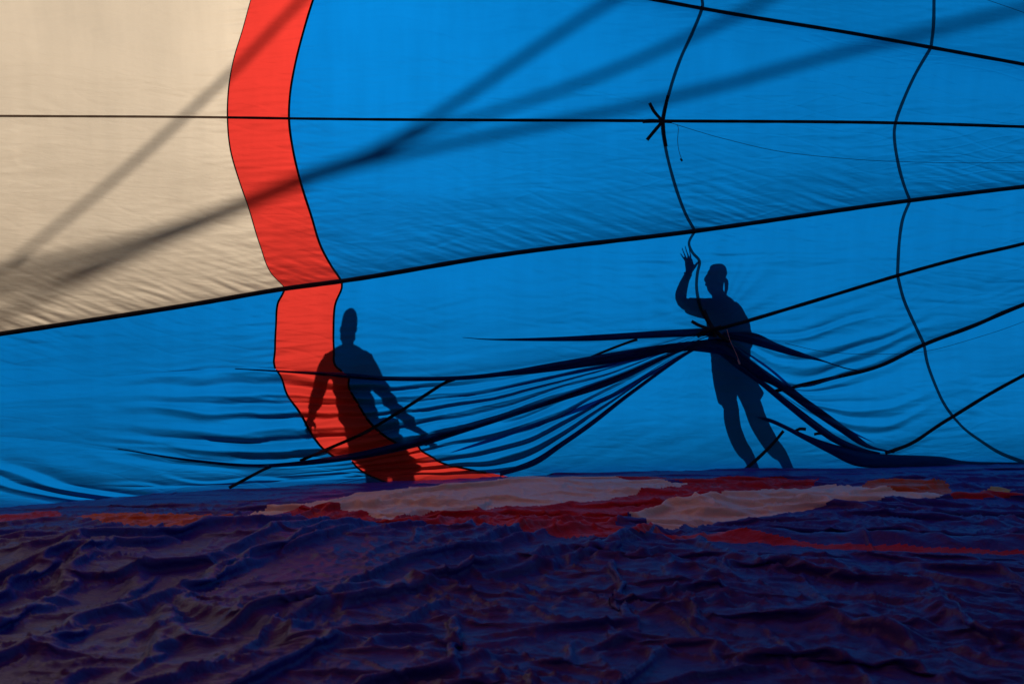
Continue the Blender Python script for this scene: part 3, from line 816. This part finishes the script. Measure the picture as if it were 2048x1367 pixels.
# the narrow red panel lies on top of a roll, with flatter cloth in front of it
_ln = [_gnd(u, v + 8) for u, v in [(1380, 1077), (1560, 1081), (1700, 1087), (1850, 1094), (2100, 1107), (2500, 1124)]]
_lx = np.array([p[0] for p in _ln]); _ly = np.array([p[1] for p in _ln])
_dy = _y - np.interp(_x, _lx, _ly); _in = sstep(_lx[0] - 0.1, _lx[0] + 0.25, _x)
P[..., 2] *= 1 - 0.6 * _in * np.exp(-((_dy + 0.18) / 0.26) ** 2)
P[..., 2] += _in * 0.050 * np.exp(-(_dy / 0.075) ** 2) * (1 + 0.5 * noise2(_x * 3, _y * 0, 95))
# it thins out to a single flat layer where it turns up into the wall
P[..., 2] *= 1 - 0.72 * sstep(-1.15, -0.15, _y - _foot(_x))
# colour fields of the slack cloth, outlined in photo pixels and carried by the cloth
_z = P[..., 2]
def _blur(A, r):
    for ax in (0, 1):
        c = np.cumsum(np.concatenate([np.repeat(A.take([0], ax), r + 1, ax), A, np.repeat(A.take([-1], ax), r, ax)], ax), ax)
        n = A.shape[ax]
        A = (c.take(range(2 * r + 1, 2 * r + 1 + n), ax) - c.take(range(0, n), ax)) / (2 * r + 1)
    return A
zb = _blur(_blur(_z, 13), 13)
Wu = 1024 + FPX * W[..., 0] / W[..., 1]
Wv = 683.5 - FPX * (zb - CAMZ) / W[..., 1]
FIELDS = [
    ('floor_red', [(-400, 1036), (0, 1029), (110, 1022), (125, 1031), (120, 1035), (65, 1045), (0, 1048), (-400, 1066)], "red panel"),
    ('floor_orange', [(150, 1033), (265, 1024), (340, 1030), (475, 1033), (520, 1028), (545, 1030), (500, 1038), (450, 1047), (350, 1050), (225, 1049), (185, 1042)], "orange red panel"),
    ('floor_beige', [(470, 1037), (540, 1018), (650, 1000), (750, 983), (900, 967), (1000, 958), (1040, 950), (1100, 954), (1220, 956), (1380, 969), (1340, 976), (1290, 984),
                     (1200, 1000), (1100, 1008), (1010, 1013), (900, 1024), (850, 1030), (770, 1040), (720, 1026), (675, 1016), (640, 1010), (560, 1026)], "beige panel"),
    ('floor_red', [(560, 1026), (640, 1010), (675, 1016), (720, 1026), (770, 1040), (850, 1030), (900, 1024), (1010, 1013), (1100, 1008), (1200, 1000), (1290, 984), (1340, 976), (1370, 966), (1200, 956), (1200, 952), (1400, 958), (1560, 956), (1640, 962), (1620, 976),
                   (1530, 978), (1450, 990), (1410, 997), (1370, 996), (1340, 1000), (1290, 1022), (1250, 1030), (1230, 1050), (1300, 1062), (1290, 1075), (1200, 1076), (1100, 1070), (1020, 1056), (940, 1048), (860, 1051), (780, 1046), (690, 1049), (640, 1040)], "crimson panel"),
    ('floor_beige', [(1250, 1030), (1290, 1022), (1340, 1000), (1410, 994), (1450, 986), (1530, 975), (1600, 972), (1720, 974), (1790, 983), (1870, 984), (1895, 992), (1870, 996), (1700, 1009), (1560, 1026), (1450, 1041), (1340, 1058), (1300, 1056), (1285, 1044)], "beige panel"),
    ('floor_orange', [(1720, 974), (1760, 960), (1800, 962), (1880, 966), (1905, 980), (1895, 992), (1870, 984), (1790, 983)], "rust panel"),
    ('floor_yellow', [(1965, 982), (1990, 975), (2015, 976), (2025, 990), (1985, 991)], "tan panel"),
    ('floor_red', [(1895, 992), (1960, 990), (2100, 988), (2100, 997), (1920, 999)], "rust red panel"),
    ('floor_red', [(1300, 1066), (1400, 1074), (1450, 1068), (1560, 1077), (1650, 1086), (1800, 1087), (2048, 1102), (2400, 1118), (2400, 1126), (2048, 1109), (1850, 1096), (1650, 1092), (1560, 1083), (1400, 1079), (1330, 1077)], "narrow red panel"),
]
def inside(u, v, poly):
    p = np.array(poly, float); r = np.zeros(u.shape, bool)
    for (x0, y0), (x1, y1) in zip(p, np.roll(p, -1, 0)):
        if y0 == y1: continue
        c = ((y0 > v) != (y1 > v)) & (u < (x1 - x0) * (v - y0) / (y1 - y0) + x0)
        r ^= c
    return r
cu = 0.25 * (Wu[:-1, :-1] + Wu[1:, :-1] + Wu[:-1, 1:] + Wu[1:, 1:]); cv = 0.25 * (Wv[:-1, :-1] + Wv[1:, :-1] + Wv[:-1, 1:] + Wv[1:, 1:])
fid = np.zeros(cu.shape, int)
for k, (mname, poly, lab) in enumerate(FIELDS):
    fid[inside(cu, cv, poly) & (fid == 0)] = k + 1
cx = P[:-1, :-1, 0]; cyy = P[:-1, :-1, 1]
fid[cyy > _foot(cx) + 0.10] = -1                 # nothing of the floor lies outside the wall
F = grid_faces(P.shape[0], P.shape[1])[:, ::-1]
ff = fid.ravel()
VV = P.reshape(-1, 3).copy(); VV[:, 2] = np.maximum(VV[:, 2], 0) + 0.004
def sub_mesh(sel, mat, lab):
    f = F[sel]
    ids, inv = np.unique(f, return_inverse=True)
    o = new_mesh("floor_panel", VV[ids], inv.reshape(f.shape), mat, balloon)
    if lab: o["label"] = lab
sub_mesh(ff == 0, M['floor_blue'], None)
for k, (mname, poly, lab) in enumerate(FIELDS):
    if (ff == k + 1).any(): sub_mesh(ff == k + 1, M[mname], lab)
# the same cloth further out, under and behind the camera
for (x0, x1, y0, y1) in ((-7.5, 9.0, -5.0, 1.95), (-9.0, -4.75, 1.95, 4.3), (6.35, 12.0, 1.95, 8.2)):
    nx, ny = int((x1 - x0) * 14), int((y1 - y0) * 14)
    X, Y = np.meshgrid(np.linspace(x0, x1, nx), np.linspace(y0, y1, ny))
    Z = support(X, Y) + 0.05 * np.abs(noise2(X * 1.5 + Y, Y * 2.5, 3)) + 0.02 * np.abs(noise2(X * 4, Y * 5, 4))
    new_mesh("floor_panel", np.stack([X, Y, Z - 0.0], -1).reshape(-1, 3), grid_faces(ny, nx)[:, ::-1], M['floor_blue'], balloon)

# ------------------------------------------------------------------ people and ropes
# Two people stand outside; only their shadows reach the cloth. Each is built on an upright plane square to the sun,
# so that a shadow outline read off the wall gives the figure's own outline.
SH = np.array([SUN[0], SUN[1], 0]); SH /= np.linalg.norm(SH)          # level direction to the sun
SR = np.array([SH[1], -SH[0], 0])                                      # to the right, level
class Figure:
    def __init__(self, u, v, k):
        self.base = wall_pt(np.array([u * 1.0]), np.array([v * 1.0]), raw=True)[0] + k * SUN
    def at(self, u, v, depth=0.0):
        """point on the figure's plane whose shadow falls on the wall at photo pixel (u, v)"""
        P = wall_pt(np.array([u * 1.0]), np.array([v * 1.0]))[0]
        k = (depth - (P - self.base) @ SH) / (SUN @ SH)
        return P + k * SUN
    def depth(self, u, v, gap):
        """depth of a point that lies `gap` metres outside the wall"""
        P = wall_pt(np.array([u * 1.0]), np.array([v * 1.0]))[0] + gap * SUN
        return float((P - self.base) @ SH)
def loft(fig, rows, sides=20):
    """rows: (uL, vL, uR, vR, half depth, depth centre); elliptic sections from edge to edge, closed at both ends"""
    v, f = [], []
    a = np.linspace(0, 2 * np.pi, sides, endpoint=False)
    for (ul, vl, ur, vr, hd, dc) in rows:
        A, B = fig.at(ul, vl, dc), fig.at(ur, vr, dc)
        c, r = (A + B) / 2, (B - A) / 2
        for q in a:
            v.append(c + r * math.cos(q) + SH * (hd * math.sin(q)))
    n = len(rows)
    for i in range(n - 1):
        for j in range(sides):
            f.append([i * sides + j, i * sides + (j + 1) % sides, (i + 1) * sides + (j + 1) % sides, (i + 1) * sides + j])
    f.append(list(range(sides))[::-1]); f.append([(n - 1) * sides + j for j in range(sides)])
    return np.array(v), f
def limb(fig, pts, sides=12):
    """pts: (u, v, radius in metres, depth)"""
    P = smooth_line([tuple(fig.at(u, v, d)) + (r,) for (u, v, r, d) in pts], 0.02)
    return tube(P[:, :3], np.maximum(P[:, 3], 0.004), sides)
def limb3(pts, sides=12):
    P = smooth_line(pts, 0.02)
    return tube(P[:, :3], np.maximum(P[:, 3], 0.004), sides)
def join(parts):
    vv, ff, o = [], [], 0
    for v, f in parts:
        vv.append(np.asarray(v, float)); ff += [[i + o for i in q] for q in f]; o += len(v)
    return np.vstack(vv), ff
def solid(name, parts, mat, parent=None, voxel=0.010, smooth=2):
    v, f = join(parts)
    o = new_mesh(name, v, f, mat, parent)
    bm = bmesh.new(); bm.from_mesh(o.data); bmesh.ops.recalc_face_normals(bm, faces=bm.faces); bm.to_mesh(o.data); bm.free()
    r = o.modifiers.new("remesh", 'REMESH'); r.mode = 'VOXEL'; r.voxel_size = voxel; r.use_smooth_shade = True
    s = o.modifiers.new("smooth", 'SMOOTH'); s.factor = 0.5; s.iterations = smooth
    return o
def shoe(p, heading):
    q = np.array([heading[0], heading[1], 0]); q /= np.linalg.norm(q)
    return limb3([tuple(p - q * 0.07 + np.array([0, 0, .04])) + (0.038,), tuple(p + np.array([0, 0, .045])) + (0.045,), tuple(p + q * 0.10 + np.array([0, 0, .035])) + (0.042,), tuple(p + q * 0.18 + np.array([0, 0, .03])) + (0.028,)])

# ---- the one with arms held away from the body
A1 = Figure(712, 770, 1.35)
hipL, hipR = A1.at(727, 880), A1.at(766, 876)
def leg(pts):
    P3 = [A1.at(u, v) for u, v in pts]
    e = P3[-1]
    return P3[0], np.array([e[0], e[1], max(0.09, min(e[2], 0.12))])
kL, aL = leg([(748, 915), (766, 944)]); kR, aR = leg([(793, 906), (832, 942)])
head1 = loft(A1, [(699, 622, 708, 621, .045, 0), (692, 628, 712, 628, .075, 0), (687, 637, 713.5, 637, .092, 0), (684, 648, 713.5, 648, .098, 0), (682, 660, 712, 660, .098, 0),
                  (681, 671, 710, 671, .092, 0), (682, 681, 708.5, 680, .075, .005), (684, 687, 707, 686, .062, .01), (684, 694, 708, 693, .058, .012)])
nose1 = limb(A1, [(697, 652, .010, -.095), (697, 660, .016, -.108), (697, 664, .010, -.10)])
ear1 = limb(A1, [(683, 652, .008, .01), (682, 660, .011, .01), (683, 667, .008, .01)]); ear1b = limb(A1, [(712, 650, .007, .01), (712, 658, .010, .01), (711, 664, .007, .01)])
tor1 = loft(A1, [(684, 692, 708, 690, .055, .01), (672, 697, 721, 696, .075, .01), (658, 706, 733, 706, .10, .01), (656, 722, 738, 722, .115, 0), (662, 745, 741, 748, .12, 0), (666, 775, 738, 779, .115, 0),
                 (673, 812, 748, 811, .115, 0), (678, 840, 757, 841, .125, 0), (690, 872, 774, 870, .12, 0)])
arL = limb(A1, [(663, 716, .058, 0), (651, 738, .052, -.02), (641, 768, .043, -.04), (633, 795, .042, -.06), (625, 822, .032, -.09), (621, 836, .026, -.10)])
arR = limb(A1, [(730, 716, .056, 0), (748, 752, .048, 0), (768, 786, .042, -.01), (795, 822, .038, -.03), (832, 858, .028, -.05), (848, 872, .024, -.06)])
def hand1(w, tips, thumb, d):
    parts = []
    palm = (w[0] + (tips[1][0] - w[0]) * 0.38, w[1] + (tips[1][1] - w[1]) * 0.38)
    parts.append(limb(A1, [(w[0], w[1], .022, d), (palm[0], palm[1], .033, d), (palm[0] + (tips[1][0] - w[0]) * .16, palm[1] + (tips[1][1] - w[1]) * .16, .028, d)]))
    for q, (tu, tv) in enumerate(tips):
        parts.append(limb(A1, [(palm[0] + (tu - palm[0]) * .25, palm[1] + (tv - palm[1]) * .25, .0095, d + .012 * (q - 1.5)), ((palm[0] + tu) / 2 + .8, (palm[1] + tv) / 2, .0095, d + .015 * (q - 1.5)), (tu, tv, .0075, d - .015 + .015 * (q - 1.5))]))
    parts.append(limb(A1, [(w[0] + (palm[0] - w[0]) * .4, w[1] + (palm[1] - w[1]) * .4, .012, d), ((w[0] + thumb[0]) / 2 + (thumb[0] - palm[0]) * .25, (w[1] + thumb[1]) / 2, .012, d), (thumb[0], thumb[1], .008, d)]))
    return parts
hL = hand1((621, 836), [(610.5, 862), (614, 866), (618.5, 868), (622.5, 865)], (630, 858), -.10)
hR = hand1((848, 872), [(862, 895), (867, 897), (871, 895), (874.5, 891)], (853, 891), -.06)
lgs = []
for h, kk, a in ((hipL, kL, aL), (hipR, kR, aR)):
    lgs.append(limb3([tuple(h + np.array([0, 0, .10])) + (.10,), tuple(h) + (.095,), tuple((h + kk) / 2) + (.078,), tuple(kk) + (.056,), tuple((kk * .65 + a * .35) + SH * .02) + (.054,), tuple(a) + (.036,), tuple(a * [1, 1, .6]) + (.040,)]))
sh1 = [shoe(aL * [1, 1, 0], -SH - .2 * SR), shoe(aR * [1, 1, 0], -SH + .3 * SR)]
p1 = solid("person", [head1, nose1, ear1, ear1b, tor1, arL, arR] + hL + hR + lgs, M['skin'], voxel=0.0055, smooth=1)
p1["label"] = "person outside the cloth, arms held away from the body, whose shadow crosses the red band"
p1["category"] = "person"; p1["group"] = "people standing outside the balloon"
solid("jacket", [loft(A1, [(683, 692, 709, 690, .06, .01), (672, 696, 717, 695, .085, .01), (664, 701, 726, 700, .10, .01), (657, 707, 733, 706, .112, .01), (654, 722, 739, 722, .128, 0), (660, 745, 743, 748, .132, 0), (665, 775, 740, 779, .13, 0), (672, 812, 751, 811, .13, 0),
                           (677, 840, 761, 842, .138, 0), (690, 872, 778, 870, .14, 0), (708, 900, 802, 897, .14, 0)]),
                  limb(A1, [(669, 708, .045, 0), (662, 720, .056, 0), (651, 738, .060, -.02), (641, 768, .051, -.04), (633, 795, .050, -.06), (626, 818, .040, -.085)]),
                  limb(A1, [(722, 708, .045, 0), (732, 722, .056, 0), (748, 752, .056, 0), (768, 786, .050, -.01), (795, 822, .045, -.03), (826, 853, .037, -.047)])], M['jacket'], p1)
solid("trousers", [loft(A1, [(692, 872, 781, 868, .13, 0), (706, 898, 806, 893, .13, 0), (724, 924, 828, 915, .12, 0), (738, 944, 845, 935, .11, 0)])] + [limb3([tuple(h + np.array([0, 0, .12])) + (.125,), tuple(h) + (.118,), tuple((h + kk) / 2) + (.10,), tuple(kk) + (.082,), tuple(a + np.array([0, 0, .08])) + (.072,)]) for h, kk, a in ((hipL, kL, aL), (hipR, kR, aR))], M['trousers'], p1)
solid("hair", [loft(A1, [(695, 619.5, 708, 618.5, .05, 0.01), (688.5, 625, 713, 625, .08, .01), (685, 634, 715, 636, .10, .012), (682.5, 648, 715, 648, .10, .02), (681, 656, 713.5, 656, .09, .03), (680, 668, 711, 666, .06, .055), (680, 681, 711, 680, .045, .06)])], M['hair'], p1, smooth=1)
for k, q in enumerate(sh1): solid("shoe", [q], M['shoe'], p1)

# ---- the one reaching up with a hand against the cloth
A2 = Figure(1452, 650, 0.37)
B = lambda u, v: A2.at(u, v)
head2 = loft(A2, [(1426, 533, 1444, 532, .04, 0), (1420, 537, 1450, 536, .06, 0), (1416, 543, 1451.5, 543, .072, 0), (1413.5, 549, 1451, 549, .076, 0), (1413, 554, 1449.5, 554, .076, 0), (1413.5, 560, 1449, 560, .074, 0), (1413.5, 565, 1448, 565, .07, 0),
                  (1412.5, 569, 1447, 570, .066, 0), (1413.2, 573, 1446.5, 575, .062, 0), (1414.5, 579, 1447, 581, .058, 0), (1418, 584.5, 1450, 586, .056, 0), (1423.5, 590, 1455, 591, .056, 0), (1424, 597, 1459, 597, .06, 0)])
nose2 = limb(A2, [(1414.5, 551, .010, 0), (1411, 557, .013, 0), (1410.3, 560.5, .010, 0), (1413.5, 563.5, .012, 0)])
lips2 = limb(A2, [(1412.5, 568, .010, -.015), (1411.8, 569, .010, 0), (1412.5, 568, .010, .015)])
ear2 = limb(A2, [(1432, 553, .009, -.076), (1433, 559, .013, -.080), (1431, 565, .008, -.074)])
tor2 = loft(A2, [(1424, 594, 1458, 594, .06, 0), (1423, 600, 1463, 599, .085, 0), (1418, 606, 1468, 606, .12, 0), (1415, 620, 1477, 620, .15, 0), (1414, 640, 1486, 640, .16, 0), (1416, 665, 1497, 663, .15, 0), (1420, 690, 1496, 688, .14, 0),
                 (1424, 715, 1493, 715, .15, 0), (1425, 740, 1497, 742, .16, 0), (1428, 757, 1500, 757, .15, 0)])
hand_d = A2.depth(1378, 525, 0.06)
el_d = A2.depth(1364, 600, 0.16)
armL = limb(A2, [(1425, 618, .070, -.10), (1402, 615, .060, -.1 + .5 * (el_d + .1)), (1380, 611, .052, -.1 + .85 * (el_d + .1)), (1364, 603, .045, el_d), (1362, 590, .046, el_d + .1 * (hand_d - el_d)), (1366, 573, .042, el_d + .4 * (hand_d - el_d)), (1372, 557, .034, el_d + .8 * (hand_d - el_d)), (1377.5, 547, .028, hand_d), (1378, 543, .027, hand_d)])
# hand: palm, four fingers of unequal length, thumb off the side of the palm
hd = hand_d
palm = loft(A2, [(1371.5, 546, 1384, 546, .022, hd), (1371, 540, 1388, 540, .020, hd), (1370, 532, 1389, 531, .018, hd), (1369.5, 524, 1386.5, 525, .016, hd), (1369.5, 519, 1385.5, 519, .013, hd)])
F_ = lambda pts: limb(A2, [(u, v, r, hd + d) for (u, v, r, d) in pts], 8)
fingers = [F_([(1372, 523, .0075, 0), (1366.5, 515, .0062, -.004), (1360.3, 506, .0045, -.008)]),
           F_([(1374.5, 521, .008, 0), (1369.3, 509, .0062, -.004), (1364.2, 495.5, .0045, -.008)]),
           F_([(1378.5, 520, .008, 0), (1374.8, 507, .0062, -.004), (1370, 491.5, .0045, -.008)]),
           F_([(1383, 521, .008, 0), (1381, 510, .0062, -.004), (1378.4, 496, .0045, -.008)]),
           F_([(1384, 540, .015, 0), (1389.5, 533, .012, -.002), (1394, 527, .009, -.006), (1399.5, 522, .0065, -.008)])]
arm2b = limb(A2, [(1466, 616, .055, .05), (1484, 640, .056, .06), (1492, 664, .048, .05), (1489, 685, .042, .02), (1476, 700, .034, -.06), (1466, 704, .028, -.12)])
def hand_at(c, d):
    out = [limb(A2, [(c[0], c[1], .026, d), (c[0] - 7, c[1] + 2, .034, d - .02), (c[0] - 12, c[1] + 3, .028, d - .03)])]
    for q in range(4):
        out.append(limb(A2, [(c[0] - 11, c[1] - 3 + 3.2 * q, .009, d - .03), (c[0] - 17, c[1] - 3 + 3.4 * q, .0085, d - .03), (c[0] - 21 + abs(q - 1), c[1] - 1 + 3.2 * q, .007, d - .015)], 8))
    out.append(limb(A2, [(c[0] - 4, c[1] - 4, .012, d), (c[0] - 9, c[1] - 10, .011, d - .01), (c[0] - 13, c[1] - 13, .008, d - .01)], 8))
    return out
legs2 = []; sh2 = []; ends = []
for (pts, side) in (([(1448, 738, .100, 0), (1450, 765, .092, 0), (1457, 800, .070, 0), (1462, 815, .066, 0), (1466, 850, .066, 0), (1481, 890, .064, 0), (1500, 918, .050, 0)], 0),
                    ([(1480, 738, .100, 0), (1487, 765, .092, .05), (1501, 800, .080, .06), (1507, 815, .078, .06), (1518, 845, .078, .06), (1543, 888, .070, .06), (1568, 918, .050, .06)], 1)):
    P3 = [tuple(A2.at(u, v, d)) + (r,) for (u, v, r, d) in pts]
    e = np.array(P3[-1][:3]); f0 = np.array([e[0] + .01, e[1], 0.07])
    legs2.append(limb3(P3 + [tuple(f0) + (.038,)])); ends.append(f0)
    sh2.append(shoe(f0 * [1, 1, 0], -SR * 0.9 - SH * .5))
p2 = solid("person", [head2, nose2, lips2, ear2, tor2, armL, palm, arm2b] + fingers + hand_at((1466, 704), -.12) + legs2, M['skin'], voxel=0.0048, smooth=1)
p2["label"] = "person in shorts outside the cloth, one hand pressed against it above the gathered folds"
p2["category"] = "person"; p2["group"] = "people standing outside the balloon"
solid("shirt", [loft(A2, [(1423, 596, 1460, 595, .066, 0), (1422, 601, 1465, 599, .10, 0), (1416, 606, 1471, 606, .135, 0), (1412, 620, 1480, 620, .165, 0), (1412, 640, 1489, 640, .175, 0), (1414, 665, 1503, 661, .165, 0), (1418, 690, 1507, 680, .16, 0),
                          (1422, 715, 1500, 715, .17, 0), (1423, 738, 1500, 740, .175, 0)]),
                limb(A2, [(1425, 618, .085, -.10), (1402, 616, .075, -.1 + .5 * (el_d + .1)), (1384, 613, .068, -.1 + .8 * (el_d + .1)), (1374, 609, .062, el_d)]),
                limb(A2, [(1462, 612, .060, .04), (1473, 626, .068, .05), (1483, 645, .066, .06), (1489, 662, .060, .05)])], M['shirt'], p2)
solid("shorts", [loft(A2, [(1423, 728, 1498, 728, .165, 0), (1424, 745, 1502, 745, .17, 0), (1426, 762, 1508, 762, .165, 0)]),
                 loft(A2, [(1425, 755, 1478, 755, .12, 0), (1430, 780, 1476, 778, .11, 0), (1435, 802, 1474, 795, .105, 0), (1437, 806, 1474, 799, .10, 0)]),
                 loft(A2, [(1470, 752, 1508, 752, .12, .05), (1474, 775, 1520, 773, .11, .06), (1480, 797, 1529, 786, .105, .06), (1484, 806, 1514, 812, .10, .06)])], M['shorts'], p2)
solid("hair", [loft(A2, [(1424, 530.5, 1446, 529, .045, 0), (1419.5, 533, 1451, 533, .07, 0), (1419, 537, 1453.5, 538, .08, 0), (1419, 541, 1454.5, 544, .083, 0), (1424, 545, 1454, 549, .083, 0), (1432, 550, 1451.5, 553.5, .08, 0), (1438, 556, 1450, 558, .07, 0)])], M['hair'], p2, smooth=1)
solid("ponytail", [limb(A2, [(1448, 556, .018, 0), (1452.5, 563, .020, 0), (1453, 572, .019, 0), (1452, 582, .016, 0), (1450, 590, .010, 0)])], M['hair'], p2, smooth=1)
solid("wristband", [limb(A2, [(1376.5, 546.8, .036, hand_d), (1375.8, 549.5, .037, hand_d)])], M['shoe'], p2, voxel=.006)
for q in sh2: solid("shoe", [q], M['shoe'], p2)

# ------------------------------------------------------------------ ropes stretched outside, above the people
def rope(line, k0, k1, rad, label):
    L = smooth_line(line, 30)
    n = len(L); k = np.linspace(k0, k1, n)
    P = wall_pt(L[:, 0], L[:, 1], raw=True) + k[:, None] * SUN
    P = smooth_line(P[::4] if n > 16 else P, 0.25)
    t0 = P[0] - P[3]; t1 = P[-1] - P[-4]
    P = np.vstack([[P[0] + t0 / np.linalg.norm(t0) * d for d in (6, 4, 2)], P, [P[-1] + t1 / np.linalg.norm(t1) * d for d in (3, 6, 12)]])
    v, f = tube(P, np.interp(np.arange(len(P)), [0, len(P) * .3, len(P) * .7], [rad * .85, rad * .72, rad]), 8)
    o = new_mesh("rope", v, f, M['rope'])
    o["label"] = label; o["category"] = "rope"; o["group"] = "ropes stretched outside the balloon"
    return o
rope([(-60, 585), (0, 535), (130, 430), (235, 340), (350, 236), (480, 115), (615, -25)], 12, 12, 0.026, "rope whose soft shadow rises steeply over the beige panel")
rope([(-60, 572), (0, 560), (130, 533), (260, 497), (400, 450), (500, 412), (590, 372), (700, 335), (800, 292), (880, 240), (1000, 160), (1120, 75), (1250, -15)], 13, 17, 0.036, "rope with a shadow over the red band to the picture's top centre")
rope([(-60, 610), (0, 596), (130, 560), (260, 520), (400, 462), (500, 416), (590, 385), (720, 345), (860, 312), (1000, 281), (1200, 240), (1330, 210), (1500, 166), (1700, 106), (1880, 60), (2060, 18)], 14, 18, 0.042, "lowest rope, its shadow running from the left edge to the upper right corner")
rope([(760, 320), (850, 280), (960, 245), (1100, 200), (1230, 150), (1350, 98), (1450, 45), (1560, -15)], 15, 17, 0.036, "rope with a short shadow on the blue cloth between two longer ones")
